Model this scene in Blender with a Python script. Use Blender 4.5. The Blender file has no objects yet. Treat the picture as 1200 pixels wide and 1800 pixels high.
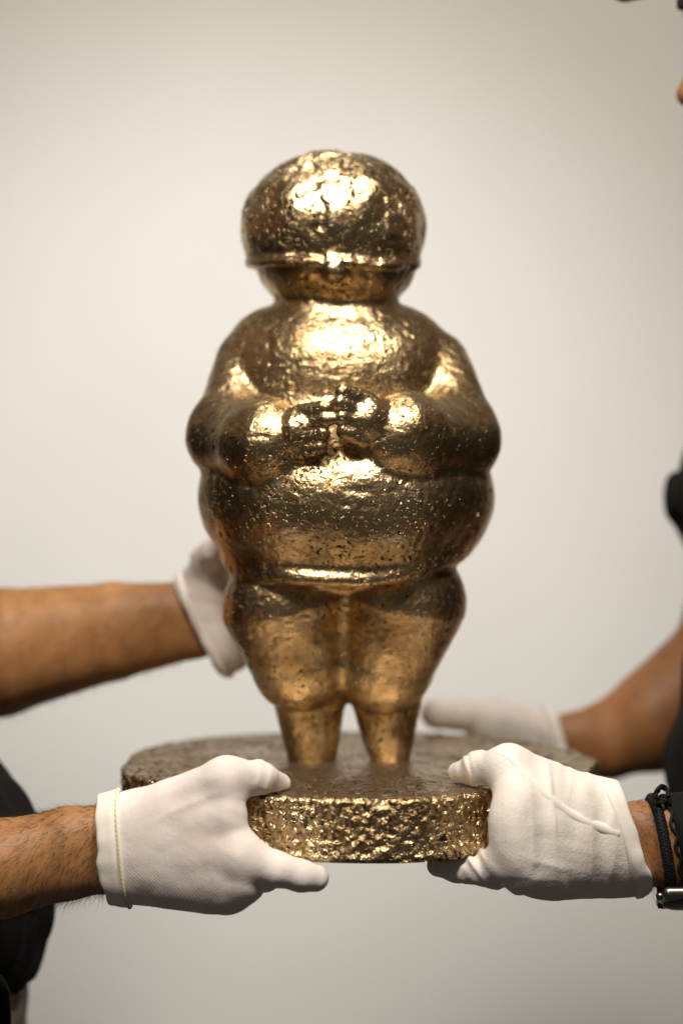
import bpy, math, random
import numpy as np
from mathutils import Vector, Matrix

random.seed(7); RNG = np.random.default_rng(11)
scene = bpy.context.scene
COL = scene.collection
R = math.radians

# ------------------------------------------------------------------ camera
CAM_D = 1.55                      # metres from the statue's axis
cd = bpy.data.cameras.new('camera'); cam = bpy.data.objects.new('camera', cd); COL.objects.link(cam)
cam.location = (0, -CAM_D, 0); cam.rotation_euler = (R(90), 0, 0)
cd.sensor_fit = 'VERTICAL'; cd.sensor_height = 36.0; cd.sensor_width = 24.0
cd.lens = 36.0 * CAM_D / 0.90
cd.clip_start = 0.05; cd.clip_end = 100
cd.dof.use_dof = True; cd.dof.focus_distance = 1.385; cd.dof.aperture_fstop = 1.8
scene.camera = cam

# ------------------------------------------------------------------ world and lamps
w = bpy.data.worlds.new('World'); scene.world = w; w.use_nodes = True
bg = w.node_tree.nodes['Background']
bg.inputs[0].default_value = (1.0, 0.90, 0.76, 1); bg.inputs[1].default_value = 0.05

def area(name, loc, target, size, power, col=(1, 0.87, 0.70), size_y=None):
    l = bpy.data.lights.new(name, 'AREA'); l.energy = power; l.color = col; l.size = size
    if size_y: l.shape = 'RECTANGLE'; l.size_y = size_y
    o = bpy.data.objects.new(name, l); COL.objects.link(o); o.location = loc
    o.rotation_euler = (Vector(target) - Vector(loc)).to_track_quat('-Z', 'Y').to_euler()
    return o
def spot(name, loc, target, power, angle, blend, radius, col=(1, 0.90, 0.78)):
    l = bpy.data.lights.new(name, 'SPOT'); l.energy = power; l.color = col
    l.spot_size = R(angle); l.spot_blend = blend; l.shadow_soft_size = radius
    o = bpy.data.objects.new(name, l); COL.objects.link(o); o.location = loc
    o.rotation_euler = (Vector(target) - Vector(loc)).to_track_quat('-Z', 'Y').to_euler()
    return o
area('ceiling_lamp_one', (-0.36, -1.25, 1.35), (0, 0, -0.05), 0.30, 30, (1, 0.915, 0.78))
area('ceiling_lamp_two', (0.42, -0.95, 1.34), (0, 0, -0.05), 0.26, 22, (1, 0.915, 0.78))
area('ceiling_lamp_three', (-0.10, 0.30, 1.85), (-0.1, 0.3, 0), 0.5, 10, (1, 0.915, 0.78))
spot('wall_washer_lamp', (-0.16, -0.6, 0.95), (-0.20, 1.7, -0.10), 128, 58, 0.95, 0.12, (1, 0.99, 0.965))

vs = scene.view_settings
scene.display_settings.display_device = 'sRGB'
vs.view_transform = 'Standard'; vs.look = 'None'; vs.exposure = 0.0; vs.gamma = 1.0; vs.use_curve_mapping = False
scene.render.engine = 'CYCLES'

# ------------------------------------------------------------------ helpers
S0 = 0.0005
def P(px, py, Y=0.0):
    """world point at depth Y whose picture position is px,py of the 1200 x 1800 photograph (used for measuring only)"""
    s = S0 * (CAM_D + Y) / CAM_D
    return np.array([(px - 600) * s, Y, (900 - py) * s], dtype=np.float32)

def ln(v): return np.sqrt(np.einsum('ij,ij->i', v, v))
def caps(p, a, b, ra, rb):
    a = np.asarray(a, np.float32); b = np.asarray(b, np.float32)
    bx, by, bz = [float(v) for v in b - a]
    x = p[:, 0] - a[0]; y = p[:, 1] - a[1]; z = p[:, 2] - a[2]
    t = x * bx; t += y * by; t += z * bz; t /= max(bx * bx + by * by + bz * bz, 1e-9)
    np.clip(t, 0, 1, out=t)
    x -= t * bx; y -= t * by; z -= t * bz
    x *= x; y *= y; z *= z; x += y; x += z
    np.sqrt(x, out=x); t *= float(rb - ra); x -= t; x -= float(ra)
    return x
def ell(p, c, r, rot=None):
    q = p - np.asarray(c, np.float32)
    if rot is not None: q = q @ np.array(rot, np.float32)
    r = np.asarray(r, np.float32)
    q = q / r
    k0 = ln(q); k1 = ln(q / r)
    return k0 * (k0 - 1) / np.maximum(k1, 1e-6)
def torus(p, c, rx, ry, tr):
    q = p - np.asarray(c, np.float32)
    a = np.sqrt((q[:, 0] / rx) ** 2 + (q[:, 1] / ry) ** 2) + 1e-6
    rad = (a - 1) * (rx + ry) * 0.5
    return np.sqrt(rad ** 2 + q[:, 2] ** 2) - tr
def smin(a, b, k):
    h = np.clip(0.5 + 0.5 * (b - a) / k, 0, 1)
    return b + (a - b) * h - k * h * (1 - h)
def smax(a, b, k): return -smin(-a, -b, k)
def sunion(ds, k):
    d = ds[0]
    for e in ds[1:]: d = smin(d, e, k)
    return d
def masked(f, p, m, far=0.2):
    out = np.full(len(p), far, np.float32)
    if m.any(): out[m] = f(p[m])
    return out
def chain(p, pts, rs, k=0.004):
    return sunion([caps(p, pts[i], pts[i + 1], rs[i], rs[i + 1]) for i in range(len(pts) - 1)], k)

LAT = RNG.random((32, 32, 32)).astype(np.float32)
def noise(p, f, off=0.0):
    q = p * f + off + 100.0
    i = np.floor(q).astype(np.int32); t = (q - i); t = t * t * (3 - 2 * t)
    i0 = i & 31; i1 = (i + 1) & 31
    x0, y0, z0 = i0.T; x1, y1, z1 = i1.T; tx, ty, tz = t.T
    def l(a, b, t): return a + (b - a) * t
    c00 = l(LAT[x0, y0, z0], LAT[x1, y0, z0], tx); c10 = l(LAT[x0, y1, z0], LAT[x1, y1, z0], tx)
    c01 = l(LAT[x0, y0, z1], LAT[x1, y0, z1], tx); c11 = l(LAT[x0, y1, z1], LAT[x1, y1, z1], tx)
    return l(l(c00, c10, ty), l(c01, c11, ty), tz) * 2 - 1

def surface(f, lo, hi, h):
    """surface-nets skin of the solid f < 0 inside the box lo..hi, cell size h"""
    lo = np.asarray(lo, np.float32); hi = np.asarray(hi, np.float32); B = 16
    n = (np.ceil((hi - lo) / h / B).astype(int)) * B
    D = np.empty(tuple(n), np.float32)
    nb = n // B
    bi = np.stack(np.meshgrid(*[np.arange(k) for k in nb], indexing='ij'), -1).reshape(-1, 3)
    bc = (lo + (bi * B + (B - 1) / 2) * h).astype(np.float32)
    bd = f(bc)
    act = np.abs(bd) < B * h * 0.87 * 1.7
    loc = np.stack(np.meshgrid(*[np.arange(B)] * 3, indexing='ij'), -1).reshape(-1, 3)
    for q in np.nonzero(~act)[0]:
        a, b, c = bi[q] * B; D[a:a + B, b:b + B, c:c + B] = bd[q]
    ids = np.nonzero(act)[0]
    for s in range(0, len(ids), 120):
        sub = ids[s:s + 120]
        gi = (bi[sub][:, None, :] * B + loc[None]).reshape(-1, 3)
        d = f((lo + gi * np.float32(h)).astype(np.float32))
        D[gi[:, 0], gi[:, 1], gi[:, 2]] = d
    D[0] = D[-1] = 1; D[:, 0] = D[:, -1] = 1; D[:, :, 0] = D[:, :, -1] = 1
    S = D < 0
    cnt = np.zeros(tuple(n - 1), np.int8)
    for a in (0, 1):
        for b in (0, 1):
            for c in (0, 1):
                cnt += S[a:n[0] - 1 + a, b:n[1] - 1 + b, c:n[2] - 1 + c]
    cells = np.argwhere((cnt > 0) & (cnt < 8)); M = len(cells)
    cid = np.full(tuple(n - 1), -1, np.int32); cid[cells[:, 0], cells[:, 1], cells[:, 2]] = np.arange(M)
    cor = [(a, b, c) for a in (0, 1) for b in (0, 1) for c in (0, 1)]
    val = {k: D[cells[:, 0] + k[0], cells[:, 1] + k[1], cells[:, 2] + k[2]] for k in cor}
    acc = np.zeros((M, 3), np.float32); num = np.zeros(M, np.float32)
    for k in cor:
        for ax in range(3):
            if k[ax]: continue
            k2 = list(k); k2[ax] = 1; k2 = tuple(k2)
            va, vb = val[k], val[k2]; m = (va < 0) != (vb < 0)
            t = np.where(m, va / np.where(va - vb == 0, 1, va - vb), 0)
            pt = np.tile(np.array(k, np.float32), (M, 1)); pt[:, ax] = t
            acc[m] += pt[m]; num[m] += 1
    V = lo + (cells + acc / num[:, None]) * np.float32(h)
    quads = []
    for ax in range(3):
        o1, o2 = [(1, 2), (2, 0), (0, 1)][ax]
        sl0 = [slice(None)] * 3; sl1 = [slice(None)] * 3
        sl0[ax] = slice(0, n[ax] - 1); sl1[ax] = slice(1, n[ax])
        A = S[tuple(sl0)]; Bm = S[tuple(sl1)]
        e = np.argwhere(A != Bm)
        e = e[(e[:, o1] > 0) & (e[:, o2] > 0) & (e[:, o1] < n[o1] - 1) & (e[:, o2] < n[o2] - 1)]
        flip = A[e[:, 0], e[:, 1], e[:, 2]]
        def c(d1, d2):
            q = e.copy(); q[:, o1] -= d1; q[:, o2] -= d2
            return cid[q[:, 0], q[:, 1], q[:, 2]]
        Q = np.stack([c(1, 1), c(0, 1), c(0, 0), c(1, 0)], 1)
        Q[~flip] = Q[~flip][:, ::-1]
        quads.append(Q)
    F = np.concatenate(quads); F = F[(F >= 0).all(1)]
    for it in range(2):                              # settle the vertices onto the true surface
        d, g = grad(f, V, h * 0.35)
        g2 = (g * g).sum(1)
        st = np.clip(d / np.maximum(g2, 0.2), -h * 0.6, h * 0.6)
        V = (V - g * st[:, None]).astype(np.float32)
    return V.astype(np.float32), F
def grad(f, V, e):
    g = np.empty_like(V)
    for ax in range(3):
        o = np.zeros(3, np.float32); o[ax] = e
        g[:, ax] = (f(V + o) - f(V - o)) / (2 * e)
    return f(V), g
def vnormals(V, F):
    fn = np.cross(V[F[:, 2]] - V[F[:, 0]], V[F[:, 3]] - V[F[:, 1]])
    N = np.zeros_like(V)
    for k in range(4): np.add.at(N, F[:, k], fn)
    return N / np.maximum(ln(N), 1e-12)[:, None]

def mesh_obj(name, V, F, mat=None, parent=None, normals=None, smooth=True):
    me = bpy.data.meshes.new(name); F = np.asarray(F)
    V = np.asarray(V, np.float32)
    nf, k = F.shape
    me.vertices.add(len(V)); me.vertices.foreach_set('co', V.ravel())
    me.loops.add(nf * k); me.loops.foreach_set('vertex_index', F.ravel().astype(np.int32))
    me.polygons.add(nf); me.polygons.foreach_set('loop_start', np.arange(0, nf * k, k, dtype=np.int32))
    me.polygons.foreach_set('use_smooth', np.full(nf, smooth))
    me.update(); me.validate()
    if normals is not None: me.normals_split_custom_set_from_vertices(normals.tolist())
    if mat: me.materials.append(mat)
    o = bpy.data.objects.new(name, me); COL.objects.link(o)
    if parent: o.parent = parent
    return o
def submesh(V, F, N, mask):
    f = F[mask]; u, inv = np.unique(f, return_inverse=True)
    return V[u], inv.reshape(f.shape), N[u]
def thing(name, label, cat, loc=(0, 0, 0)):
    o = bpy.data.objects.new(name, None); COL.objects.link(o); o.location = loc
    o['label'] = label; o['category'] = cat
    return o
def adopt(o, parent):
    o.parent = parent; o.matrix_parent_inverse = Matrix.Translation(-Vector(parent.location)); return o

def tube(pts, r, n=8, closed=False, rads=None):
    pts = np.asarray(pts, np.float64); m = len(pts)
    T = np.roll(pts, -1, 0) - np.roll(pts, 1, 0)
    if not closed: T[0] = pts[1] - pts[0]; T[-1] = pts[-1] - pts[-2]
    T /= np.maximum(np.linalg.norm(T, axis=1), 1e-9)[:, None]
    up = np.array([0.13, 0.91, 0.37]); u = np.cross(T[0], up); u /= np.linalg.norm(u)
    V = []; 
    for i in range(m):
        u = u - T[i] * (u @ T[i]); u /= np.linalg.norm(u); v = np.cross(T[i], u)
        rr = r if rads is None else rads[i]
        for j in range(n):
            a = 2 * math.pi * j / n
            V.append(pts[i] + rr * (math.cos(a) * u + math.sin(a) * v))
    F = []
    for i in range(m if closed else m - 1):
        for j in range(n):
            a = i * n + j; b = i * n + (j + 1) % n; i2 = (i + 1) % m
            F.append((a, b, i2 * n + (j + 1) % n, i2 * n + j))
    return np.array(V, np.float32), np.array(F)
def joinVF(parts):
    V = []; F = []; o = 0
    for v, f in parts: V.append(v); F.append(f + o); o += len(v)
    return np.concatenate(V), np.concatenate(F)

def ring(f, c, u, v, off=0.0, n=64, rmax=0.09, shear=None):
    """loop lying on the surface f = 0 round the point c in the plane of u, v (shear tilts it along an axis)"""
    c = np.asarray(c, np.float32); out = []
    a = np.linspace(0, 2 * math.pi, n, endpoint=False)
    d = np.cos(a)[:, None] * np.asarray(u, np.float32) + np.sin(a)[:, None] * np.asarray(v, np.float32)
    lo = np.zeros(n, np.float32); hi = np.full(n, rmax, np.float32)
    rs = np.linspace(0.002, rmax, 60)
    first = np.full(n, rmax, np.float32); got = np.zeros(n, bool)
    for r in rs:
        s = f((c + d * np.float32(r)).astype(np.float32)) > 0
        new = s & ~got; first[new] = r; got |= new
    hi = first; lo = first - (rs[1] - rs[0])
    for _ in range(10):
        mid = (lo + hi) / 2; s = f((c + d * mid[:, None]).astype(np.float32)) > 0
        hi = np.where(s, mid, hi); lo = np.where(s, lo, mid)
    rr = (lo + hi) / 2
    rr = (np.roll(rr, 1) + 2 * rr + np.roll(rr, -1)) / 4
    return c + d * (rr + off)[:, None]
def frame(axis, hint=(0, 0, 1)):
    a = np.asarray(axis, float); a /= np.linalg.norm(a)
    u = np.cross(a, hint); u /= np.linalg.norm(u); v = np.cross(a, u)
    return a, u, v
def loft(rings, closed_profile=False):
    n = len(rings[0]); m = len(rings); V = np.concatenate(rings); F = []
    for i in range(m if closed_profile else m - 1):
        i2 = (i + 1) % m
        for j in range(n):
            F.append((i * n + j, i * n + (j + 1) % n, i2 * n + (j + 1) % n, i2 * n + j))
    return V.astype(np.float32), np.array(F)

# ------------------------------------------------------------------ materials
def new_mat(name):
    m = bpy.data.materials.new(name); m.use_nodes = True
    nt = m.node_tree; b = nt.nodes['Principled BSDF']
    return m, nt, b
def node(nt, t, **kw):
    n = nt.nodes.new(t)
    for k, v in kw.items():
        if k in n.inputs: n.inputs[k].default_value = v
        else: setattr(n, k, v)
    return n
def ramp(nt, src, stops):
    r = nt.nodes.new('ShaderNodeValToRGB'); e = r.color_ramp.elements
    while len(e) < len(stops): e.new(0.5)
    for q, (p, c) in zip(e, stops): q.position = p; q.color = c if len(c) == 4 else (*c, 1)
    nt.links.new(src, r.inputs[0]); return r
def coords(nt, scale=None):
    t = nt.nodes.new('ShaderNodeTexCoord')
    if scale is None: return t.outputs['Object']
    m = nt.nodes.new('ShaderNodeMapping'); m.inputs['Scale'].default_value = scale
    nt.links.new(t.outputs['Object'], m.inputs[0]); return m.outputs[0]

def bronze(name, gold, mid, dark, rough, fine, pit_f, pit_r, bump, stain=0.0, dist=0.0011):
    """cast bronze: gold where polished, browner in broad patches, dark in its pits"""
    m, nt, b = new_mat(name); L = nt.links
    c = coords(nt)
    wn = node(nt, 'ShaderNodeTexNoise', Scale=90.0, Detail=2.0); L.new(c, wn.inputs['Vector'])
    wa = node(nt, 'ShaderNodeVectorMath', operation='MULTIPLY_ADD'); L.new(wn.outputs['Color'], wa.inputs[0]); wa.inputs[1].default_value = (.010, .010, .010); L.new(c, wa.inputs[2])
    cw = wa.outputs[0]
    n1 = node(nt, 'ShaderNodeTexNoise', Scale=fine, Detail=3.0, Roughness=0.6); L.new(cw, n1.inputs['Vector'])
    n3 = node(nt, 'ShaderNodeTexNoise', Scale=22.0, Detail=4.0, Roughness=0.65); L.new(c, n3.inputs['Vector'])
    vo = node(nt, 'ShaderNodeTexNoise', Scale=pit_f, Detail=1.5, Roughness=0.5); L.new(cw, vo.inputs['Vector'])
    n5 = node(nt, 'ShaderNodeTexNoise', Scale=14.0, Detail=3.0); L.new(c, n5.inputs['Vector'])
    n5m = node(nt, 'ShaderNodeMapRange'); L.new(n5.outputs[0], n5m.inputs[0]); n5m.inputs['From Min'].default_value = 0.3; n5m.inputs['From Max'].default_value = 0.7; n5m.inputs['To Min'].default_value = -0.07; n5m.inputs['To Max'].default_value = 0.09
    va = node(nt, 'ShaderNodeMath', operation='ADD'); L.new(vo.outputs[0], va.inputs[0]); L.new(n5m.outputs[0], va.inputs[1])
    pm = ramp(nt, va.outputs[0], [(pit_r - 0.05, (0, 0, 0)), (pit_r + 0.03, (1, 1, 1))])
    tone = ramp(nt, n3.outputs[0], [(0.36, mid), (0.60, gold)])
    ft = ramp(nt, n1.outputs[0], [(0.28, dark), (0.46, (1, 1, 1))]) if stain else None
    mc = node(nt, 'ShaderNodeMix', data_type='RGBA')
    L.new(pm.outputs[0], mc.inputs[0]); mc.inputs[6].default_value = (*dark, 1); L.new(tone.outputs[0], mc.inputs[7])
    out = mc.outputs[2]
    if ft:
        m2 = node(nt, 'ShaderNodeMix', data_type='RGBA', blend_type='MULTIPLY'); m2.inputs[0].default_value = stain
        L.new(out, m2.inputs[6]); L.new(ft.outputs[0], m2.inputs[7]); out = m2.outputs[2]
    L.new(out, b.inputs['Base Color'])
    b.inputs['Metallic'].default_value = 1.0
    rr = node(nt, 'ShaderNodeMapRange'); rr.inputs['To Min'].default_value = rough + 0.25; rr.inputs['To Max'].default_value = rough
    L.new(pm.outputs[0], rr.inputs[0])
    rv = node(nt, 'ShaderNodeMapRange'); L.new(n3.outputs[0], rv.inputs[0]); rv.inputs['From Min'].default_value = 0.3; rv.inputs['From Max'].default_value = 0.7; rv.inputs['To Min'].default_value = 0.11; rv.inputs['To Max'].default_value = -0.05
    ra_ = node(nt, 'ShaderNodeMath', operation='ADD'); L.new(rr.outputs[0], ra_.inputs[0]); L.new(rv.outputs[0], ra_.inputs[1]); L.new(ra_.outputs[0], b.inputs['Roughness'])
    b1 = node(nt, 'ShaderNodeBump', Strength=min(1, bump), Distance=0.0012); L.new(pm.outputs[0], b1.inputs['Height'])
    b2 = node(nt, 'ShaderNodeBump', Strength=min(1, bump), Distance=dist); L.new(n1.outputs[0], b2.inputs['Height']); L.new(b1.outputs[0], b2.inputs['Normal'])
    L.new(b2.outputs[0], b.inputs['Normal'])
    return m
M_FIG = bronze('polished bronze', (0.75, 0.56, 0.32), (0.33, 0.222, 0.112), (0.06, 0.036, 0.018), 0.28, 230, 300, 0.34, 0.9)
M_CAP = bronze('hammered bronze', (0.75, 0.56, 0.32), (0.33, 0.222, 0.112), (0.06, 0.037, 0.018), 0.26, 210, 230, 0.39, 0.9, 0.3)
M_TOP = bronze('brown cast bronze', (0.52, 0.41, 0.285), (0.33, 0.25, 0.165), (0.07, 0.05, 0.035), 0.36, 220, 220, 0.38, 1.0, 0.4, 0.0016)
M_RIM = bronze('rough hammered bronze', (0.76, 0.575, 0.335), (0.46, 0.32, 0.165), (0.045, 0.03, 0.018), 0.27, 280, 300, 0.39, 1.0, 0.45, 0.0022)

def glove_mat(name, weave, tint):
    m, nt, b = new_mat(name); L = nt.links
    c = coords(nt)
    n = node(nt, 'ShaderNodeTexNoise', Scale=35.0, Detail=3.0); L.new(c, n.inputs['Vector'])
    r = ramp(nt, n.outputs[0], [(0.3, (0.90 * tint[0], 0.86 * tint[1], 0.85 * tint[2])), (0.7, tint)])
    L.new(r.outputs[0], b.inputs['Base Color'])
    b.inputs['Roughness'].default_value = 0.85
    b.inputs['Subsurface Weight'].default_value = 0.25; b.inputs['Subsurface Radius'].default_value = (0.006, 0.003, 0.002)
    b.inputs['Sheen Weight'].default_value = 0.15
    if weave:
        wv = node(nt, 'ShaderNodeTexWave', Scale=weave, Distortion=1.2); wv.bands_direction = 'DIAGONAL'; L.new(c, wv.inputs['Vector'])
        src = wv.outputs[1]
    else:
        st = node(nt, 'ShaderNodeTexNoise', Scale=1.0, Detail=3.0, Roughness=0.65); L.new(coords(nt, (330, 330, 45)), st.inputs['Vector'])
        src = st.outputs[0]
    n2 = node(nt, 'ShaderNodeTexNoise', Scale=520.0, Detail=2.0); L.new(c, n2.inputs['Vector'])
    ad = node(nt, 'ShaderNodeMath', operation='ADD'); L.new(src, ad.inputs[0]); L.new(n2.outputs[0], ad.inputs[1])
    bp = node(nt, 'ShaderNodeBump', Strength=0.30 if weave else 0.5, Distance=0.0003 if weave else 0.0006); L.new(ad.outputs[0], bp.inputs['Height'])
    n4 = node(nt, 'ShaderNodeTexNoise', Scale=150.0, Detail=4.0, Roughness=0.6); L.new(c, n4.inputs['Vector'])
    bq = node(nt, 'ShaderNodeBump', Strength=0.5, Distance=0.0007); L.new(n4.outputs[0], bq.inputs['Height']); L.new(bp.outputs[0], bq.inputs['Normal'])
    L.new(bq.outputs[0], b.inputs['Normal'])
    return m
M_GLOVE = glove_mat('thin nylon glove', 285, (0.82, 0.755, 0.735))
M_COTTON = glove_mat('cotton glove', 0, (0.83, 0.78, 0.745))
def plain(name, col, rough, metallic=0.0, spec=0.5, var=0.12, scale=60, bump=0.15, dist=0.001):
    m, nt, b = new_mat(name); L = nt.links; c = coords(nt)
    n = node(nt, 'ShaderNodeTexNoise', Scale=scale, Detail=4.0); L.new(c, n.inputs['Vector'])
    r = ramp(nt, n.outputs[0], [(0.3, tuple(x * (1 - var) for x in col)), (0.7, tuple(x * (1 + var) for x in col))])
    L.new(r.outputs[0], b.inputs['Base Color']); b.inputs['Roughness'].default_value = rough; b.inputs['Metallic'].default_value = metallic; b.inputs['Specular IOR Level'].default_value = spec
    bp = node(nt, 'ShaderNodeBump', Strength=bump, Distance=dist); L.new(n.outputs[0], bp.inputs['Height']); L.new(bp.outputs[0], b.inputs['Normal'])
    return m
M_CUFF = plain('white knitted cuff', (0.84, 0.79, 0.74), 0.85, scale=300, var=0.03)
M_YELLOW = plain('yellow stitching', (0.78, 0.68, 0.36), 0.8)
M_SHIRT = plain('black cotton shirt', (0.010, 0.009, 0.009), 0.9, spec=0.12, scale=200)
M_TROUSER = plain('beige trouser cloth', (0.20, 0.16, 0.12), 0.9)
M_DARKTR = plain('dark trouser cloth', (0.02, 0.02, 0.022), 0.9)
M_HAIR = plain('dark hair', (0.012, 0.009, 0.007), 0.6)
M_BLACK = plain('black cord', (0.006, 0.006, 0.006), 0.7, spec=0.25, scale=500)
M_RUBBER = plain('black rubber strap', (0.008, 0.008, 0.008), 0.75, spec=0.1, bump=0.03)
M_STEEL = plain('dark steel', (0.22, 0.20, 0.18), 0.3, 1.0, bump=0.02)
M_GLASS = plain('black watch glass', (0.004, 0.004, 0.004), 0.08, bump=0.0)
M_SCLERA = plain('eye white', (0.7, 0.66, 0.6), 0.3, bump=0.0)
def skin(name, col, dark):
    m, nt, b = new_mat(name); L = nt.links; c = coords(nt)
    n = node(nt, 'ShaderNodeTexNoise', Scale=45.0, Detail=5.0, Roughness=0.6); L.new(c, n.inputs['Vector'])
    r = ramp(nt, n.outputs[0], [(0.3, dark), (0.68, col)])
    L.new(r.outputs[0], b.inputs['Base Color']); b.inputs['Roughness'].default_value = 0.55
    b.inputs['Subsurface Weight'].default_value = 0.12; b.inputs['Subsurface Radius'].default_value = (0.008, 0.003, 0.0015)
    n2 = node(nt, 'ShaderNodeTexNoise', Scale=600.0, Detail=3.0); L.new(c, n2.inputs['Vector'])
    bp = node(nt, 'ShaderNodeBump', Strength=0.25, Distance=0.0006); L.new(n2.outputs[0], bp.inputs['Height']); L.new(bp.outputs[0], b.inputs['Normal'])
    return m
M_SKIN = skin('tan skin', (0.40, 0.195, 0.070), (0.29, 0.125, 0.042))
M_SKIN2 = skin('brown skin', (0.31, 0.135, 0.048), (0.22, 0.090, 0.031))

# ------------------------------------------------------------------ setting: the white wall behind
def build_wall():
    m, nt, b = new_mat('white wall paint'); L = nt.links; c = coords(nt)
    n = node(nt, 'ShaderNodeTexNoise', Scale=3.0, Detail=4.0); L.new(c, n.inputs['Vector'])
    r = ramp(nt, n.outputs[0], [(0.3, (0.76, 0.74, 0.715)), (0.7, (0.79, 0.77, 0.745))]); L.new(r.outputs[0], b.inputs['Base Color'])
    b.inputs['Roughness'].default_value = 0.9
    n2 = node(nt, 'ShaderNodeTexNoise', Scale=250.0, Detail=2.0); L.new(c, n2.inputs['Vector'])
    bp = node(nt, 'ShaderNodeBump', Strength=0.2, Distance=0.001); L.new(n2.outputs[0], bp.inputs['Height']); L.new(bp.outputs[0], b.inputs['Normal'])
    V = np.array([(x, y, z) for y in (1.7, 1.8) for z in (-1.6, 2.2) for x in (-3, 3)], np.float32)
    F = np.array([(0, 1, 3, 2), (4, 6, 7, 5), (0, 4, 5, 1), (2, 3, 7, 6), (0, 2, 6, 4), (1, 5, 7, 3)])
    o = mesh_obj('wall', V, F, m, smooth=False); o['kind'] = 'structure'
build_wall()

# ------------------------------------------------------------------ the statue
PCX = 0.0125; TOP = -0.2175; BOT = -0.2675; RAD = 0.2075
def rim_r(a):
    return RAD + 0.0035 * np.sin(3 * a + 0.6) + 0.0025 * np.sin(5 * a + 2.1) + 0.0015 * np.sin(9 * a + 1.0)
def plinth_sdf(p):
    px_ = p[:, 0] - PCX
    a = np.arctan2(p[:, 1], px_); r = np.sqrt(px_ ** 2 + p[:, 1] ** 2) - rim_r(a)
    z = np.abs(p[:, 2] - (TOP + BOT) / 2) - (TOP - BOT) / 2
    return np.minimum(np.maximum(r, z), 0) + np.sqrt(np.maximum(r, 0) ** 2 + np.maximum(z, 0) ** 2)

def e(px, py, Y, rx, ry, rz): return (P(px, py, 0) + np.array([0, Y, 0], np.float32), (rx, ry, rz))
def Q(px, py, Y): return P(px, py, 0) + np.array([0, Y, 0], np.float32)
# plain stout figure: round cap, arms folded over the stomach, short thick legs
def s_cap(p):
    d = ell(p, *e(585, 403, 0, 0.0815, 0.080, 0.0685))
    zc = P(0, 462)[2]
    tilt = (p[:, 2] - zc) - 0.12 * (p[:, 1])
    d = smax(d, -tilt, 0.008)
    q = p.copy(); q[:, 2] = q[:, 2] - 0.12 * q[:, 1]
    return smin(d, torus(q, (P(585, 0)[0], 0, zc), 0.0735, 0.0722, 0.0042), 0.006)
def s_head(p):
    d = ell(p, *e(590, 458, -0.002, 0.0715, 0.070, 0.0500))
    d = smin(d, caps(p, Q(588, 462, -0.066), Q(588, 492, -0.070), 0.006, 0.0090), 0.007)      # nose
    d = smax(d, -caps(p, Q(560, 520, -0.062), Q(616, 520, -0.062), 0.0026, 0.0026), 0.002)   # mouth
    d = smin(d, caps(p, Q(590, 520, 0.005), Q(592, 570, 0.008), 0.054, 0.060), 0.006)
    return d
def s_torso(p):
    d = ell(p, *e(594, 690, 0.004, 0.096, 0.078, 0.090))
    d = smin(d, caps(p, Q(478, 622, 0.006), Q(708, 622, 0.006), 0.041, 0.041), 0.018)
    d = smin(d, ell(p, *e(600, 872, -0.012, 0.126, 0.118, 0.086)), 0.016)
    q = p.copy(); xx = p[:, 0] - 0.003; q[:, 2] = q[:, 2] - 1.7 * xx * xx - 0.05 * xx
    d = smin(d, torus(q, P(606, 1014) + np.array([0, -0.006, 0], np.float32), 0.101, 0.092, 0.0045), 0.018)   # hem roll
    d = smin(d, ell(p, *e(775, 870, 0.0, 0.046, 0.060, 0.050)), 0.02)
    return d
def s_arm(side):
    if side < 0:
        sh, el, wr, ha = Q(432, 640, 0.004), Q(408, 772, -0.034), Q(474, 782, -0.088), Q(540, 768, -0.116)
    else:
        sh, el, wr, ha = Q(766, 638, 0.004), Q(796, 782, -0.034), Q(716, 774, -0.090), Q(640, 748, -0.119)
    def f(p):
        d = caps(p, sh, el, 0.029, 0.034)
        d = smin(d, caps(p, el, wr, 0.0370, 0.0355), 0.014)
        w = wr - el; w = w / np.linalg.norm(w)
        d = smin(d, caps(p, wr, wr + w * 0.012, 0.0355, 0.0345), 0.006)
        h_ = caps(p, wr, ha, 0.0215, 0.0205)
        v = (ha - wr) / np.linalg.norm(ha - wr)
        for k in range(4):                                   # four short fingers laid over the stomach
            z0 = np.array([0, -0.006, 0.0145 - 0.0098 * k], np.float32)
            h_ = smin(h_, caps(p, ha + z0, ha + z0 + v * (0.026 - 0.003 * abs(k - 1)) + np.array([0, 0.003, 0], np.float32), 0.0080, 0.0066), 0.0016)
        d = smin(d, h_, 0.003)
        return d
    return f
def s_leg(side):
    if side < 0: a, b, c, g = Q(506, 1062, -0.020), Q(532, 1162, -0.014), Q(541, 1212, 0.010), Q(549, 1345, 0.002)
    else: a, b, c, g = Q(700, 1056, -0.020), Q(676, 1164, -0.014), Q(678, 1212, 0.010), Q(686, 1345, 0.002)
    def f(p):
        d = caps(p, a, b, 0.0565, 0.0440)
        d2 = caps(p, c, g, 0.0350, 0.0205 if side < 0 else 0.0165)
        d = smin(d, d2, 0.003)
        return np.maximum(d, TOP - 0.0015 - p[:, 2])
    return f
PARTS = [('cap', s_cap), ('head', s_head), ('torso', s_torso), ('arm', s_arm(-1)), ('arm', s_arm(1)), ('leg', s_leg(-1)), ('leg', s_leg(1))]
def warp(p):
    """hand-worked unevenness of the form"""
    a = (0.0036 * np.clip((p[:, 2] - TOP) / 0.06, 0, 1)).astype(np.float32)
    return (p + a[:, None] * np.stack([noise(p, 13, 2.5), noise(p, 13, 6.5), noise(p, 13, 9.5)], 1)).astype(np.float32)
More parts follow.
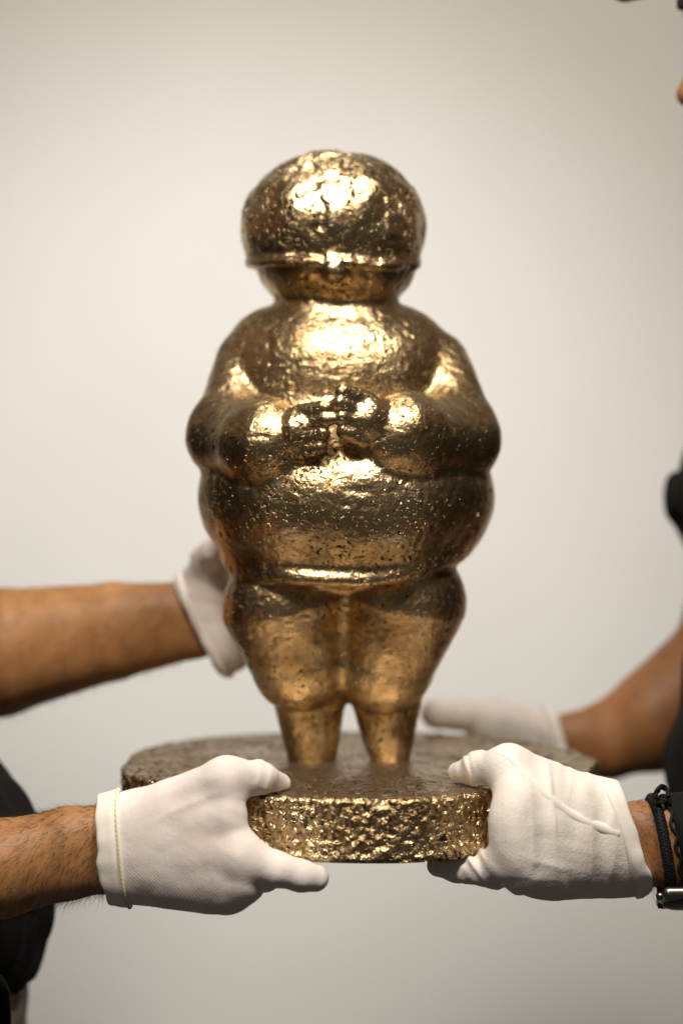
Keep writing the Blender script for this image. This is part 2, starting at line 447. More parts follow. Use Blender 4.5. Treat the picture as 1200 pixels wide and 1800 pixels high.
def s_all(p):
    p = warp(p)
    d = [f(p) for _, f in PARTS]
    body = smin(smin(d[2], d[3], 0.006), d[4], 0.006)
    legs = smin(d[5], d[6], 0.010)
    body = smin(body, legs, 0.005)
    hd = smin(d[0], d[1], 0.003)
    return smin(body, hd, 0.005)

def build_statue():
    root = thing('bronze_statue', 'gold bronze statue of a stout capped figure on a round rough plinth', 'statue', (0, 0, BOT))
    V, F = surface(s_all, (-0.155, -0.185, -0.222), (0.160, 0.125, 0.325), 0.0018)
    N = vnormals(V, F)
    # cast surface: soft dents, tool marks and pits
    q = V + np.stack([noise(V, 60, 3.3), noise(V, 60, 8.1), noise(V, 60, 5.7)], 1) * 0.002
    hgt = 0.0010 * noise(V, 38, 1.7) + 0.00030 * noise(q, 110, 4.2) + 0.00022 * noise(q, 250, 9.4)
    pit = np.clip((noise(q, 165, 2.2) - 0.42) / 0.3, 0, 1)
    hgt -= 0.0007 * pit
    wV = warp(V); face = np.argmin(np.stack([f(wV) for _, f in PARTS], 1), 1)
    capm = (face == 0)
    hgt[capm] += 0.0016 * noise(q[capm], 70, 6.6) - 0.0012 * np.clip((noise(q[capm], 110, 7.7) - 0.1) / 0.4, 0, 1)
    hgt[V[:, 2] < TOP + 0.002] = 0
    V = (V + N * hgt[:, None]).astype(np.float32)
    N = vnormals(V, F)
    fc = warp(V[F].mean(1))
    lab = np.argmin(np.stack([f(fc) for _, f in PARTS], 1), 1)
    for k, (nm, _) in enumerate(PARTS):
        v, f, n = submesh(V, F, N, lab == k)
        o = mesh_obj(nm, v, f, M_CAP if nm == 'cap' else M_FIG, None, n)
        adopt(o, root)
    # plinth: rim and top as one skin of quads in polar rows
    na = 1100
    a = np.linspace(0, 2 * math.pi, na, endpoint=False)
    prof = []                                            # (inset, z) rows from the centre of the top, over the edge, down the rim, to the centre below
    for t in np.linspace(0.0002, 1, 90) ** 0.8: prof.append((t * (RAD - 0.003), TOP, 0))
    for z in np.linspace(0.0, 1, 46): prof.append((None, z, 1))
    for t in np.linspace(1, 0.0005, 12): prof.append((t * (RAD - 0.003), BOT, 2))
    rows = []
    for (ra, z, kind) in prof:
        rr = rim_r(a)
        if kind == 1:
            bev = 0.0022 * max(0, 1 - z / 0.06) ** 2 + 0.003 * max(0, (z - 0.92) / 0.08) ** 2
            r = rr - bev; zz = np.full(na, TOP + (BOT - TOP) * (0.012 + 0.976 * z))
        else:
            r = ra / (RAD - 0.003) * (rr - 0.003); zz = np.full(na, z)
        p = np.stack([r * np.cos(a), r * np.sin(a), zz], 1).astype(np.float32)
        if kind == 1:
            q = p * np.array([1, 1, 0.85], np.float32)
            h = 0.0010 * noise(q, 120, 2.4) + 0.0013 * noise(q, 260, 5.1) + 0.0009 * noise(q, 420, 3.3) + 0.0020 * noise(p, 40, 1.1)
            h -= 0.0014 * np.clip((noise(q, 230, 8.8) - 0.25) / 0.4, 0, 1)
            p[:, 0] += h * np.cos(a); p[:, 1] += h * np.sin(a)
        elif kind == 0:
            near = np.sqrt(p[:, 0] ** 2 + p[:, 1] ** 2)
            amp = np.clip((near - 0.03) / 0.12, 0.35, 1)
            p[:, 2] += amp * (0.0014 * noise(p, 55, 3.1) + 0.0016 * noise(p, 130, 6.2) + 0.0005 * noise(p, 260, 9.2)) - 0.0006
        p[:, 0] += PCX
        rows.append(p)
    V, F = loft(rows)
    ntop = 90 * na
    fm = F.max(1)
    Nn = vnormals(V, F)
    # orient outward
    if Nn[10 * na, 2] < 0: F = F[:, ::-1]; Nn = -Nn
    top = fm < ntop
    for nm, mask, mat in (('plinth_top', top, M_TOP), ('plinth_rim', ~top, M_RIM)):
        v, f, n = submesh(V, F, Nn, mask)
        adopt(mesh_obj(nm, v, f, mat, None, n), root)
build_statue()

# ------------------------------------------------------------------ gloved hands
def hand_sdf(spec):
    palm = spec['palm']; fingers = spec['fingers']
    def f(p):
        d = None
        for a, b, ra, rb in palm:
            c = caps(p, a, b, ra, rb); d = c if d is None else smin(d, c, spec.get('k', 0.018))
        fs = None
        for pts, rs in fingers:
            c = chain(p, pts, rs, 0.004)
            fs = c if fs is None else smin(fs, c, 0.0025)
        return smin(d, fs, 0.009)
    return f
def cm(l): return [x * 0.001 for x in l]

# near hand of the person at the left (a right hand): thumb on the plinth, fingers under it
H1 = dict(palm=[
    (P(190, 1452, -.176), P(400, 1432, -.214), .021, .0135),
    (P(190, 1490, -.176), P(420, 1495, -.217), .024, .0145),
    (P(190, 1525, -.172), P(425, 1545, -.213), .0215, .0150),
    (P(200, 1530, -.166), P(405, 1566, -.203), .0190, .0155),
    (P(205, 1520, -.158), P(375, 1560, -.188), .0180, .0150),
    (P(240, 1428, -.180), P(397, 1369, -.208), .0160, .0155)],
    fingers=[
    ([P(397, 1369, -.208), P(455, 1368, -.190), P(492, 1377, -.168)], cm([15.0, 12.5, 8.6])),
    ([P(425, 1505, -.218), P(485, 1528, -.216), P(530, 1540, -.210), P(553, 1543, -.205)], cm([15.0, 12.6, 11.6, 10.6])),
    ([P(425, 1550, -.210), P(465, 1540, -.180), P(505, 1526, -.152), P(530, 1520, -.130)], cm([13.5, 11.0, 10.0, 9.0])),
    ([P(405, 1566, -.203), P(445, 1545, -.158), P(490, 1525, -.125), P(520, 1518, -.105)], cm([13.5, 11, 10, 9])),
    ([P(375, 1560, -.188), P(410, 1538, -.140), P(450, 1515, -.105), P(475, 1508, -.090)], cm([12.5, 10, 9, 8]))])
# near hand of the person at the right (a left hand)
H2 = dict(palm=[
    (P(1120, 1448, -.150), P(912, 1392, -.197), .021, .0155),
    (P(1112, 1480, -.150), P(902, 1432, -.205), .024, .0165),
    (P(1105, 1505, -.150), P(902, 1480, -.206), .024, .0170),
    (P(1100, 1522, -.145), P(925, 1528, -.197), .0200, .0190),
    (P(1100, 1515, -.135), P(950, 1532, -.175), .0190, .0180),
    (P(1075, 1428, -.155), P(893, 1350, -.180), .0185, .0168)],
    fingers=[
    ([P(893, 1350, -.180), P(842, 1352, -.158), P(806, 1357, -.135)], cm([15.5, 12.2, 8.2])),
    ([P(905, 1505, -.205), P(848, 1527, -.185), P(800, 1526, -.168), P(770, 1522, -.158)], cm([14.5, 11.8, 10.8, 9.2])),
    ([P(920, 1528, -.197), P(868, 1533, -.165), P(815, 1526, -.140), P(785, 1518, -.122)], cm([14, 11.5, 10.5, 9.5])),
    ([P(940, 1530, -.185), P(885, 1530, -.140), P(835, 1518, -.110), P(805, 1510, -.095)], cm([13.5, 11, 10, 9])),
    ([P(955, 1528, -.170), P(905, 1522, -.125), P(860, 1510, -.095), P(835, 1503, -.080)], cm([12.5, 10, 9, 8]))])
# far hand of the person at the left (a left hand) on the back of the statue
H3 = dict(k=0.022, palm=[
    (P(350, 1048, .106), P(430, 1010, .118), .026, .017),
    (P(360, 1085, .106), P(440, 1045, .116), .030, .018),
    (P(392, 1122, .104), P(450, 1080, .112), .027, .017),
    (P(402, 1135, .098), P(455, 1105, .106), .022, .015),
    (P(372, 1050, .096), P(366, 1008, .085), .022, .017)],
    fingers=[
    ([P(366, 1008, .085), P(362, 985, .070), P(372, 968, .050)], cm([16.0, 14, 11])),
    ([P(430, 1010, .118), P(500, 985, .125), P(550, 975, .120), P(580, 970, .115)], cm([13, 11, 10, 9])),
    ([P(440, 1045, .116), P(515, 1020, .122), P(565, 1010, .116), P(600, 1005, .110)], cm([13, 11, 10, 9])),
    ([P(450, 1080, .112), P(520, 1055, .116), P(570, 1048, .110), P(600, 1045, .102)], cm([13, 11, 10, 9])),
    ([P(450, 1105, .106), P(510, 1090, .106), P(550, 1085, .100), P(575, 1082, .095)], cm([12, 10, 9, 8]))])
# far hand of the person at the right (a right hand) at the back edge of the plinth
H4 = dict(palm=[
    (P(985, 1292, .245), P(850, 1276, .218), .022, .0165),
    (P(985, 1315, .245), P(850, 1312, .222), .024, .0165),
    (P(985, 1335, .243), P(855, 1345, .220), .022, .0165),
    (P(960, 1283, .240), P(868, 1262, .222), .0150, .0160)],
    fingers=[
    ([P(868, 1262, .222), P(808, 1258, .208), P(766, 1254, .198)], cm([15.5, 15.0, 15.5])),
    ([P(850, 1320, .222), P(800, 1358, .205), P(765, 1362, .175), P(745, 1362, .150)], cm([13, 11, 10, 9])),
    ([P(850, 1335, .222), P(815, 1368, .190), P(790, 1372, .155), P(775, 1374, .130)], cm([13, 11, 10, 9])),
    ([P(855, 1345, .220), P(845, 1372, .180), P(825, 1378, .145), P(815, 1380, .120)], cm([13, 11, 10, 9])),
    ([P(865, 1345, .220), P(872, 1375, .175), P(860, 1382, .140), P(852, 1384, .120)], cm([12, 10, 9, 8]))])

def glove(spec, cut_c, axis, tilt, mat, parent, box, cuff_w, stitch, folds, statue=False, label=None, h=0.0016, cuff_out=0.0032):
    """glove mesh with a knitted cuff; axis points from the hand towards the elbow"""
    f0 = hand_sdf(spec)
    ax = np.asarray(axis, float); ax /= np.linalg.norm(ax)
    n = np.asarray(tilt, float); n /= np.linalg.norm(n)
    cut_c = np.asarray(cut_c, np.float32)
    def f(p):
        d = f0(p)
        d = smax(d, -(plinth_sdf(p) - 0.0006), 0.002)
        if statue: d = smax(d, -(s_all(p) - 0.0012), 0.002)
        return np.maximum(d, (p - cut_c) @ n.astype(np.float32) - 0.0015)
    V, F = surface(f, box[0], box[1], h)
    N = vnormals(V, F)
    hg = np.zeros(len(V), np.float32)
    for fn in folds: hg += fn(V)
    hg += 0.0005 * noise(V, 70, 4.4)
    V = (V + N * hg[:, None]).astype(np.float32)
    g = mesh_obj('glove', V, F, mat, parent)
    if label: g['label'] = label
    # cuff: knitted band with rounded edges
    u = np.cross(n, (0, 1, 0)); u /= np.linalg.norm(u); v = np.cross(n, u)
    prof = [(-cuff_w, 0.0002), (-cuff_w + .0008, cuff_out), (-cuff_w * .5, cuff_out + .0006), (-.0022, cuff_out + .0004), (0.0004, cuff_out + .0006), (.0022, cuff_out), (.0030, 0.0004), (.0022, -.003)]
    rings = [ring(f0, cut_c + n * t, u, v, o, 96) for t, o in prof]
    aa = np.arange(96) * 2 * math.pi / 96; ph = float(cut_c[0]) * 37
    wob = 0.0007 * np.sin(3 * aa + ph) + 0.0006 * np.sin(5 * aa + 2 * ph) + 0.0002 * np.sin(11 * aa + ph)
    rings = [r + (r - r.mean(0)) / np.linalg.norm(r - r.mean(0), axis=1)[:, None] * (wob * (0.4 + 0.6 * (t > -.004)))[:, None] + n * (1.3 * np.roll(wob, 9) * (t > -.004))[:, None] for r, (t, _) in zip(rings, prof)]
    cv, cf = loft(rings)
    mesh_obj('cuff', cv, cf[:, ::-1], M_CUFF, g)
    if stitch:
        r = ring(f0, cut_c + n * (-cuff_w + .0016), u, v, cuff_out + .0005, 220)
        wob = 0.0005 * np.sin(np.arange(220) * 1.9)
        r = r + wob[:, None] * n
        tv, tf = tube(r, 0.00055, 6, True)
        mesh_obj('stitching', tv, tf, M_YELLOW, g)
    return g, f0, (V, F)

def fold_waves(a, d, spacing, amp, sigma, seed=0.0):
    """irregular creases square to direction d, strongest near point a"""
    a = np.asarray(a, np.float32); d = np.asarray(d, np.float32); d = d / np.linalg.norm(d)
    e1 = np.cross(d, (0, 1, 0)); e1 /= np.linalg.norm(e1); e2 = np.cross(d, e1)
    Rm = np.stack([d / spacing, e1 * 22, e2 * 22], 1).astype(np.float32)
    def f(V):
        wgt = np.exp(-((V - a) ** 2).sum(1) / (2 * sigma ** 2))
        q = V @ Rm
        return amp * wgt * (1 - 2.6 * np.abs(noise(q, 1.0, seed)) + 0.5 * noise(q, 2.1, seed + 3))
    return f
def drape(amp, sx, sz, seed):
    sc = np.array([sx, 30, sz], np.float32)
    def f(V):
        a = noise(V * sc, 1.0, seed)
        return amp * (1 - 2 * np.abs(a)) 
    return f

# ------------------------------------------------------------------ people
def person_body(sk):
    """sk: skeleton dict in world metres, facing along sk['dir'] on x"""
    s = sk['dir']; yc = sk['yc']
    hx, hz = sk['head']
    def H(dx, dy, dz): return np.array([hx + s * dx, yc + dy, hz + dz], np.float32)
    def head(p):
        d = ell(p, H(-0.012, 0, 0.045), (0.098, 0.077, 0.098))
        d = smin(d, ell(p, H(0.028, 0, -0.030), (0.066, 0.060, 0.082)), 0.03)
        d = smin(d, ell(p, H(0.058, 0, -0.092), (0.024, 0.026, 0.020)), 0.02)                # chin
        d = smin(d, caps(p, H(0.088, 0, 0.020), H(0.106, 0, -0.024), 0.007, 0.011), 0.010)   # nose
        for q in (-1, 1):
            d = smin(d, ell(p, H(0.096, q * 0.012, -0.028), (0.011, 0.008, 0.007)), 0.006)
            d = smax(d, -ell(p, H(0.092, q * 0.032, 0.012), (0.016, 0.018, 0.011)), 0.012)   # eye sockets
            d = smin(d, ell(p, H(0.074, q * 0.032, 0.010), (0.014, 0.015, 0.012)), 0.003)    # lids
            d = smin(d, caps(p, H(0.086, q * 0.016, 0.032), H(0.074, q * 0.050, 0.034), 0.007, 0.006), 0.008)
            d = smin(d, ell(p, H(-0.010, q * 0.078, 0.000), (0.017, 0.008, 0.031)), 0.006)   # ears
        d = smin(d, caps(p, H(0.086, -0.018, -0.055), H(0.086, 0.018, -0.055), 0.006, 0.006), 0.005)
        d = smin(d, caps(p, H(0.083, -0.015, -0.068), H(0.083, 0.015, -0.068), 0.007, 0.007), 0.005)
        d = smax(d, -caps(p, H(0.096, -0.022, -0.0615), H(0.096, 0.022, -0.0615), 0.0022, 0.0022), 0.003)
        return d
    nb = np.array([sk['neck'][0], yc, sk['neck'][1]], np.float32)
    def torso(p):
        d = None
        for c, r in sk['torso']:
            t = ell(p, c, r); d = t if d is None else smin(d, t, 0.05)
        d = smin(d, caps(p, sk['arms'][0][0], sk['arms'][1][0], 0.062, 0.062), 0.05)
        return d
    def arms(p):
        d = None
        for pts, rs, of in zip(sk['arms'], sk['arm_r'], sk['arm_off']):
            c = None
            for q in (-1, 1):
                pp = [a + np.array([0, 0, q * o], np.float32) for a, o in zip(pts, of)]
                e_ = chain(p, pp, rs, 0.006); c = e_ if c is None else smin(c, e_, 0.025)
            d = c if d is None else np.minimum(d, c)
        return d
    def legs(p):
        d = None
        for q in (-1, 1):
            hpos = np.array([sk['hip'][0], yc + q * 0.085, sk['hip'][1]], np.float32)
            c = caps(p, hpos, hpos + np.array([0, 0, -0.28], np.float32), 0.092, 0.078)
            d = c if d is None else smin(d, c, 0.02)
        return d
    def body(p):
        d = smin(torso(p) + 0.008, arms(p), 0.025)
        d = smin(d, caps(p, nb, H(-0.02, 0, -0.02), 0.056, 0.054), 0.03)
        d = smin(d, masked(head, p, p[:, 2] > 0.20), 0.02)
        return smin(d, legs(p) + 0.008, 0.03)
    return body, torso, arms, legs, head, H

def build_person(sk, label, skinm, troum):
    root = thing('person', label, 'person', (sk['hip'][0], sk['yc'], sk['hip'][1] - 0.3))
    body, torso, arms, legs, head, H = person_body(sk)
    xs = sk['xr']
    V, F = surface(body, (xs[0], -0.34, -0.78), (xs[1], 0.37, 0.58), 0.0055)
    b = mesh_obj('body', V, F, skinm); adopt(b, root)
    def shirt(p):
        d = torso(p) - 0.012
        for pts in sk['sleeves']:
            d = smin(d, caps(p, pts[0], pts[1], pts[2], pts[3]), 0.03)
        d = d + 0.007 * noise(p * np.array([1, 1, 0.5], np.float32), 22, 3.0) + 0.005 * (1 - 2 * np.abs(noise(p * np.array([1, 1, 0.35], np.float32), 40, 1.0)))
        z0 = sk['hem']
        return np.maximum(d, z0 - p[:, 2])
    V, F = surface(shirt, (xs[0], -0.36, sk['hem'] - 0.03), (xs[1], 0.38, 0.32), 0.006)
    adopt(mesh_obj('shirt', V, F, M_SHIRT), root)
    def trousers(p):
        t = sk['torso'][0]
        d = smin(legs(p) - 0.010, ell(p, np.array([sk['hip'][0], sk['yc'], sk['hip'][1] + 0.03], np.float32), (0.115, 0.17, 0.10)), 0.04)
        d = d + 0.005 * noise(p, 30, 7.0)
        return np.maximum(np.maximum(d, p[:, 2] - (sk['hem'] + 0.05)), -0.74 - p[:, 2])
    V, F = surface(trousers, (xs[0], -0.34, -0.76), (xs[1], 0.37, sk['hem'] + 0.08), 0.006)
    adopt(mesh_obj('trousers', V, F, troum), root)
    # eyes
    for q in (-1, 1):
        v, f = tube([H(0.078 + t, q * 0.032, 0.010) for t in (0, 0.004, 0.007, 0.0095)], 1, 14, rads=[0.0095, 0.009, 0.006, 0.0005])
        adopt(mesh_obj('eye', v, f, M_SCLERA), root)
    # hair: short locks covering the crown and the back of the head
    def hair(p):
        d = head(p) - 0.012 + 0.010 * noise(p, 70, 5.0) + 0.006 * noise(p, 140, 2.0)
        hx, hz = sk['head']; t = (p[:, 0] - hx) * sk['dir']
        cutoff = (hz - 0.02) + np.clip(t + 0.02, 0, 1) * 1.15
        d = np.maximum(d, cutoff - p[:, 2])
        for a_, b_, ra, rb in sk.get('locks', []): d = smin(d, caps(p, a_, b_, ra, rb) + 0.002 * noise(p, 160, 3.0), 0.004)
        return d
    hx, hz = sk['head']
    V, F = surface(hair, (hx - 0.20, sk['yc'] - 0.12, hz - 0.12), (hx + 0.15, sk['yc'] + 0.12, hz + 0.2), 0.004)
    adopt(mesh_obj('hair', V, F, M_HAIR), root)
    return root, H, arms

A = lambda *t: np.array(t, np.float32)
LEFT = dict(dir=1, yc=0.0, head=(-0.485, 0.42), neck=(-0.475, 0.20), hip=(-0.398, -0.47), hem=-0.415, xr=(-0.66, -0.10),
    torso=[(A(-0.41, 0, -0.335), (0.143, 0.158, 0.155)), (A(-0.46, 0, -0.10), (0.125, 0.17, 0.22)), (A(-0.46, 0, 0.07), (0.118, 0.175, 0.13))],
    arms=[[A(-0.45, -0.185, 0.12), A(-0.430, -0.205, -0.270), P(0, 1527, -.176), P(120, 1500, -.176), P(192, 1491, -.175), P(300, 1480, -.192)],
          [A(-0.455, 0.185, 0.12), A(-0.395, 0.165, -0.125), P(0, 1147, .135), P(200, 1110, .120), P(345, 1090, .110), P(420, 1065, .112)]],
    arm_r=[cm([48, 42, 29.5, 22.0, 18.5, 11]), cm([48, 52, 48, 30, 21, 12])],
    arm_off=[cm([2, 3, 7, 13.5, 15.5, 10]), cm([2, 7, 13, 16, 14.5, 9])],
    sleeves=[(A(-0.45, -0.19, 0.12), A(-0.405, -0.20, -0.06), 0.070, 0.078), (A(-0.455, 0.19, 0.11), A(-0.400, 0.17, 0.022), 0.070, 0.066)])
RIGHT = dict(locks=[(P(1225, -40, 0.0), P(1199, 8, 0.0), .012, .0055), (P(1240, -20, 0.04), P(1206, 24, 0.05), .012, .005), (P(1260, -70, 0.03), P(1160, -34, 0.02), .018, .011), (P(1160, -34, 0.02), P(1098, -13, 0.02), .011, .0075), (P(1098, -13, 0.02), P(1074, -16, 0.02), .0075, .004)], dir=-1, yc=0.03, head=(0.4165, 0.398), neck=(0.45, 0.20), hip=(0.44, -0.47), hem=-0.43, xr=(0.16, 0.66),
    torso=[(A(0.436, 0.03, -0.235), (0.134, 0.160, 0.155)), (A(0.452, 0.03, -0.05), (0.123, 0.17, 0.20)), (A(0.455, 0.03, 0.08), (0.120, 0.178, 0.12))],
    arms=[[A(0.47, -0.165, 0.12), A(0.47, -0.195, -0.225), P(1180, 1482, -.158), P(1115, 1484, -.150), P(1000, 1470, -.175)],
          [A(0.455, 0.225, 0.12), A(0.395, 0.250, -0.150), P(1150, 1266, .245), P(1070, 1300, .245), P(1000, 1310, .245), P(900, 1305, .225)]],
    arm_r=[cm([48, 42, 20.5, 18.5, 11]), cm([48, 50, 43, 28, 19, 10])],
    arm_off=[cm([2, 3, 14, 14.5, 9]), cm([2, 5, 9, 12, 13, 8])],
    sleeves=[(A(0.47, -0.17, 0.11), A(0.475, -0.185, -0.10), 0.068, 0.070), (A(0.455, 0.225, 0.11), A(0.404, 0.232, 0.012), 0.070, 0.072)])

pl, HL, armL = build_person(LEFT, 'person at left in black shirt, thin white gloves with yellow-stitched cuffs', M_SKIN, M_TROUSER)
pr, HR, armR = build_person(RIGHT, 'person at right in black shirt, dark curly hair, wearing bracelet, watch and cotton gloves', M_SKIN2, M_DARKTR)

def put(o, root): adopt(o, root); return o
g1, f1, m1 = glove(H1, P(186, 1490, -.176), P(0, 1520, -.176) - P(190, 1490, -.176), (-1, 0, -0.10), M_GLOVE, None,
    ((-0.205, -0.260, -0.345), (0.01, -0.07, -0.165)), 0.0160, True,
    [fold_waves(P(468, 1362, -.195), (1, 0, -0.3), 0.0060, 0.0017, 0.011, 1.0), fold_waves(P(425, 1440, -.21), (0.5, 0, 1), 0.010, 0.0005, 0.02, 2.0), drape(0.0005, 40, 14, 3.0), fold_waves(P(300, 1400, -.19), (0.4, 0, -1), 0.012, 0.0007, 0.03, 7.0)])
put(g1, pl)
g2, f2, m2 = glove(H2, P(1112, 1484, -.150), (1, 0, 0.05), (1, 0, 0.32), M_COTTON, None,
    ((0.05, -0.245, -0.335), (0.275, -0.05, -0.165)), 0.011, False,
    [fold_waves(P(842, 1350, -.16), (1, 0, 0.25), 0.0062, 0.0022, 0.013, 4.0), fold_waves(P(850, 1530, -.190), (1, 0, 0.9), 0.010, 0.0022, 0.018, 6.0),
     drape(0.0012, 85, 9, 5.0), fold_waves(P(1060, 1400, -.17), (1, 0, -0.2), 0.011, 0.0016, 0.022, 9.0), fold_waves(P(980, 1540, -.19), (0.3, 0, 1), 0.012, 0.0009, 0.03, 2.0)], cuff_out=0.0028)
put(g2, pr)
g3, f3, m3 = glove(H3, P(358, 1098, .106), (-1, 0, -0.3), (-1, 0.12, -0.50), M_GLOVE, None,
    ((-0.175, 0.02, -0.17), (0.02, 0.165, 0.0)), 0.005, False,
    [fold_waves(P(385, 1050, .08), (0.3, 0, 1), 0.012, 0.0010, 0.03, 3.0)], statue=True, h=0.0022)
put(g3, pl)
g4, f4, m4 = glove(H4, P(985, 1312, .245), (1, 0, 0.2), (1, 0, 0.25), M_COTTON, None,
    ((0.06, 0.09, -0.315), (0.27, 0.30, -0.165)), 0.010, False,
    [fold_waves(P(930, 1275, .22), (1, 0, 0.1), 0.012, 0.0010, 0.03, 3.0)], h=0.0022)
put(g4, pr)

# seam across the cotton glove, sewn on its surface
def on_surface(f, pts, off):
    out = []
    o = np.array([0, -CAM_D, 0], np.float32)
    for px, py in pts:
        d = P(px, py, 0) - o; d = d / np.linalg.norm(d)
        t = np.linspace(1.2, 1.6, 800); q = (o + t[:, None] * d).astype(np.float32)
        s = np.nonzero(f(q) < 0)[0]
        if len(s): out.append(q[s[0]] - d * off)
    return np.array(out)
from mathutils.bvhtree import BVHTree
def seam_on_mesh(me_obj, pts, r, mat, parent, name='seam'):
    me = me_obj.data
    bv = BVHTree.FromPolygons([v.co.copy() for v in me.vertices], [tuple(p.vertices) for p in me.polygons])
    # smooth path through the given points
    path = []
    for i in range(len(pts) - 1):
        p0 = pts[max(i - 1, 0)]; p1 = pts[i]; p2 = pts[i + 1]; p3 = pts[min(i + 2, len(pts) - 1)]
        for t in np.linspace(0, 1, 14, endpoint=False):
            path.append([0.5 * ((2 * b) + (-a + c) * t + (2 * a - 5 * b + 4 * c - d) * t * t + (-a + 3 * b - 3 * c + d) * t ** 3) for a, b, c, d in zip(p0, p1, p2, p3)])
    out = []
    o = Vector((0, -CAM_D, 0))
    for px, py in path:
        d = (Vector(P(px, py, 0).tolist()) - o).normalized()
        h = bv.ray_cast(o, d)
        if h[0] is not None: out.append(np.array(h[0]) - np.array(h[1]) * r * 0.80)
    out = np.array(out)
    for _ in range(22): out[1:-1] = (out[:-2] + 2 * out[1:-1] + out[2:]) / 4
    n = len(out); rad = r * np.clip(np.minimum(np.arange(n) + 1, n - np.arange(n)) / 5, 0.2, 1)
    v, f = tube(out, r, 10, rads=rad)
    return mesh_obj(name, v, f, mat, parent)
seam_on_mesh(g2, [(868, 1318), (893, 1328), (925, 1358), (960, 1395), (1000, 1428), (1050, 1452), (1104, 1471)], 0.0056, M_CUFF, g2)
seam_on_mesh(g1, [(208, 1396), (255, 1376), (300, 1359), (345, 1349)], 0.0035, M_GLOVE, g1)

# ------------------------------------------------------------------ bracelet, watch, cap and arm hair
def build_bracelet():
    c = P(1158, 1481, -.155); n = np.array([1, 0, 0.16]); n /= np.linalg.norm(n)
    u = np.cross(n, (0, 1, 0)); u /= np.linalg.norm(u); v = np.cross(n, u)
    base = ring(armR, c, u, v, 0.0030, 260, 0.07)
    nx = (base - c); nx /= np.linalg.norm(nx, axis=1)[:, None]
    parts = []
    for k in range(3):
        ph = np.arange(260) * (2 * math.pi * 26 / 260) + k * 2.094
        pts = base + n * (0.0030 * np.sin(ph))[:, None] + nx * (0.0014 * np.cos(2 * ph))[:, None]
        parts.append(tube(pts, 0.0019, 7, True))
    v_, f_ = joinVF(parts)
    o = mesh_obj('bracelet', v_, f_, M_BLACK); adopt(o, pr); o['label'] = 'black braided cord bracelet'
    b2 = ring(armR, c + n * 0.0085, u, v, 0.0022, 200, 0.07)
    tv, tf = tube(b2 + n * (0.0016 * np.sin(np.arange(200) * 0.35))[:, None], 0.0014, 6, True)
    mesh_obj('thin_cord', tv, tf, M_BLACK, o)
    top = P(1160, 1408, -.168)
    parts = []
    for k in range(7):
        a = k * 0.9; r0 = 0.0065
        pts = [top + A(r0 * math.cos(a + t) * 0.9, -0.004 + 0.004 * math.sin(2 * t + k), r0 * math.sin(a + t) * 1.3 - 0.002 * k + 0.004) for t in np.linspace(0, 3.6, 16)]
        parts.append(tube(pts, 0.0016, 6))
    v_, f_ = joinVF(parts); mesh_obj('knot', v_, f_, M_BLACK, o)
    e0 = P(1155, 1560, -.16)
    v_, f_ = tube([e0 + A(0, 0, 0.008), e0 + A(0.0005, -0.001, 0), e0 + A(0.0015, -.001, -0.009), e0 + A(0.002, -.001, -0.016)], 0.0017, 7, rads=[0.0015, 0.0017, 0.0024, 0.0022])
    mesh_obj('cord_end', v_, f_, M_BLACK, o)
build_bracelet()
def build_watch():
    n = np.array([1, 0, 0.20]); n /= np.linalg.norm(n)
    u = np.cross(n, (0, 1, 0)); u /= np.linalg.norm(u); v = np.cross(n, u)
    c0 = P(1182, 1481, -.157)
    prof = [(0, 0.0005), (0.0006, 0.0030), (0.004, 0.0034), (0.018, 0.0034), (0.0215, 0.0030), (0.022, 0.0005)]
    rings = [ring(armR, c0 + n * t, u, v, o, 96, 0.08) for t, o in prof]
    vv, ff = loft(rings)
    w_ = bpy.data.objects.new('wristwatch', None); COL.objects.link(w_)
    w_.location = c0.tolist(); adopt(w_, pr)
    w_['label'] = 'black wristwatch with dark glass face turned down'
    st = mesh_obj('strap', vv, ff[:, ::-1], M_RUBBER); adopt2(st, w_)
    # case: rounded box below the wrist, glass facing down and a little to the viewer
    rot = Matrix.Rotation(R(-24), 3, 'X')
    cc = P(1200, 1578, -.168)
    def superbox(hx, hy, hz, rad, nseg=7):
        def fb(p):
            q = np.abs(p) - A(hx - rad, hy - rad, hz - rad)
            return ln(np.maximum(q, 0)) + np.minimum(q.max(1), 0) - rad
        return fb
    def place(V): return (V @ np.array(rot.transposed(), np.float32) + cc).astype(np.float32)
    V, F = surface(superbox(0.019, 0.0215, 0.0055, 0.0052), (-.024, -.026, -.010), (.024, .026, .010), 0.0009)
    adopt2(mesh_obj('case', place(V), F, M_STEEL), w_)
    V, F = surface(lambda p: ell(p, (0, 0, -0.0045), (0.0175, 0.0200, 0.0040)), (-.022, -.024, -.012), (.022, .024, .004), 0.0009)
    adopt2(mesh_obj('glass', place(V), F, M_GLASS), w_)
    vv, ff = tube([(-.0185, -.006, 0), (-.0215, -.006, 0), (-.0225, -.006, 0)], 1, 14, rads=[.0035, .0035, .0005])
    adopt2(mesh_obj('crown', place(vv), ff, M_STEEL), w_)
def adopt2(o, parent):
    o.parent = parent
    o.matrix_parent_inverse = (Matrix.Translation(Vector(pr.location)) @ Matrix.Translation(-Vector(pr.location)) @ Matrix.Translation(parent.location)).inverted()
    return o
build_watch()

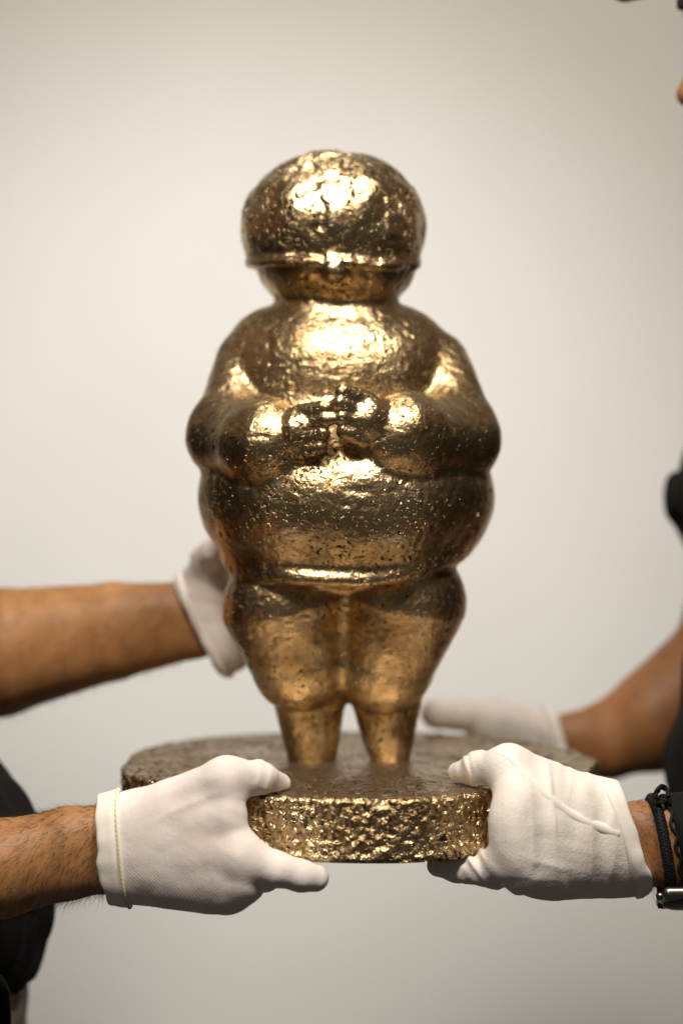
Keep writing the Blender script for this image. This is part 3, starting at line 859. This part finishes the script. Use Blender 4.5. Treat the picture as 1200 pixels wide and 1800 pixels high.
def arm_hair(armf, parent, a, b, n, seed, lmin, lmax):
    """hundreds of short curved hairs rooted in the forearm's skin"""
    rg = np.random.default_rng(seed)
    a = np.asarray(a, np.float32); b = np.asarray(b, np.float32)
    ax = (b - a) / np.linalg.norm(b - a)
    t = rg.random(n).astype(np.float32); ang = rg.random(n) * 2 * math.pi
    u = np.cross(ax, (0, 1, 0)); u /= np.linalg.norm(u); v = np.cross(ax, u)
    d = (np.cos(ang)[:, None] * u + np.sin(ang)[:, None] * v).astype(np.float32)
    c = a + (b - a) * t[:, None]
    lo = np.full(n, 0.005, np.float32); hi = np.full(n, 0.075, np.float32)
    for _ in range(14):
        mid = (lo + hi) / 2; s = armf((c + d * mid[:, None]).astype(np.float32)) > 0
        hi = np.where(s, mid, hi); lo = np.where(s, lo, mid)
    root = c + d * (lo - 0.0004)[:, None]
    L = rg.uniform(lmin, lmax, n)
    sway = -d[:, 2:3] * 0 + np.array([0, 0, -1.0])
    parts = []; 
    V = np.zeros((n, 4, 3, 3), np.float32)
    dirn = d * rg.uniform(0.15, 0.6, n)[:, None] + ax * rg.uniform(0.3, 0.9, n)[:, None] + sway * rg.uniform(0.2, 0.9, n)[:, None]
    dirn -= d * np.minimum((dirn * d).sum(1) - 0.12, 0)[:, None]
    dirn /= np.linalg.norm(dirn, axis=1)[:, None]
    bend = rg.normal(0, 0.6, (n, 3)) 
    s1 = np.cross(dirn, d); s1 /= np.maximum(np.linalg.norm(s1, axis=1), 1e-6)[:, None]; s2 = np.cross(dirn, s1)
    for i, q in enumerate((0, 0.35, 0.7, 1.0)):
        ctr = root + dirn * (L * q)[:, None] + (bend * (L * q * q)[:, None]) * 0.5
        w_ = 0.00010 * (1 - 0.8 * q)
        for k in range(3):
            an = k * 2.094
            V[:, i, k] = ctr + w_ * (math.cos(an) * s1 + math.sin(an) * s2)
    F = []
    for i in range(3):
        for k in range(3):
            F.append((i * 3 + k, i * 3 + (k + 1) % 3, (i + 1) * 3 + (k + 1) % 3, (i + 1) * 3 + k))
    F = np.array(F)[None] + (np.arange(n) * 12)[:, None, None]
    o = mesh_obj('arm_hair', V.reshape(-1, 3), F.reshape(-1, 4), M_HAIR); o['kind'] = 'stuff'
    adopt(o, parent)
arm_hair(armL, pl, P(186, 1492, -.175), P(-60, 1530, -.18), 4200, 3, 0.004, 0.0125)
arm_hair(armL, pl, P(320, 1090, .11), P(-60, 1150, .135), 1500, 4, 0.006, 0.015)
arm_hair(armR, pr, P(1120, 1484, -.150), P(1180, 1482, -.158), 500, 5, 0.006, 0.013)

# pouch strap and loop at the left person's hip
def hip_items():
    v, f = joinVF([tube([P(-30, 1715, -.10), P(0, 1722, -.11), P(10, 1745, -.115), P(12, 1790, -.115), P(11, 1850, -.115)], 0.004, 8),
                   tube([P(-10, 1745, -.10), P(3, 1760, -.112), P(2, 1800, -.112), P(1, 1860, -.112)], 0.005, 8)])
    o = adopt(mesh_obj('hip_strap', v, f, M_BLACK), pl)
hip_items()
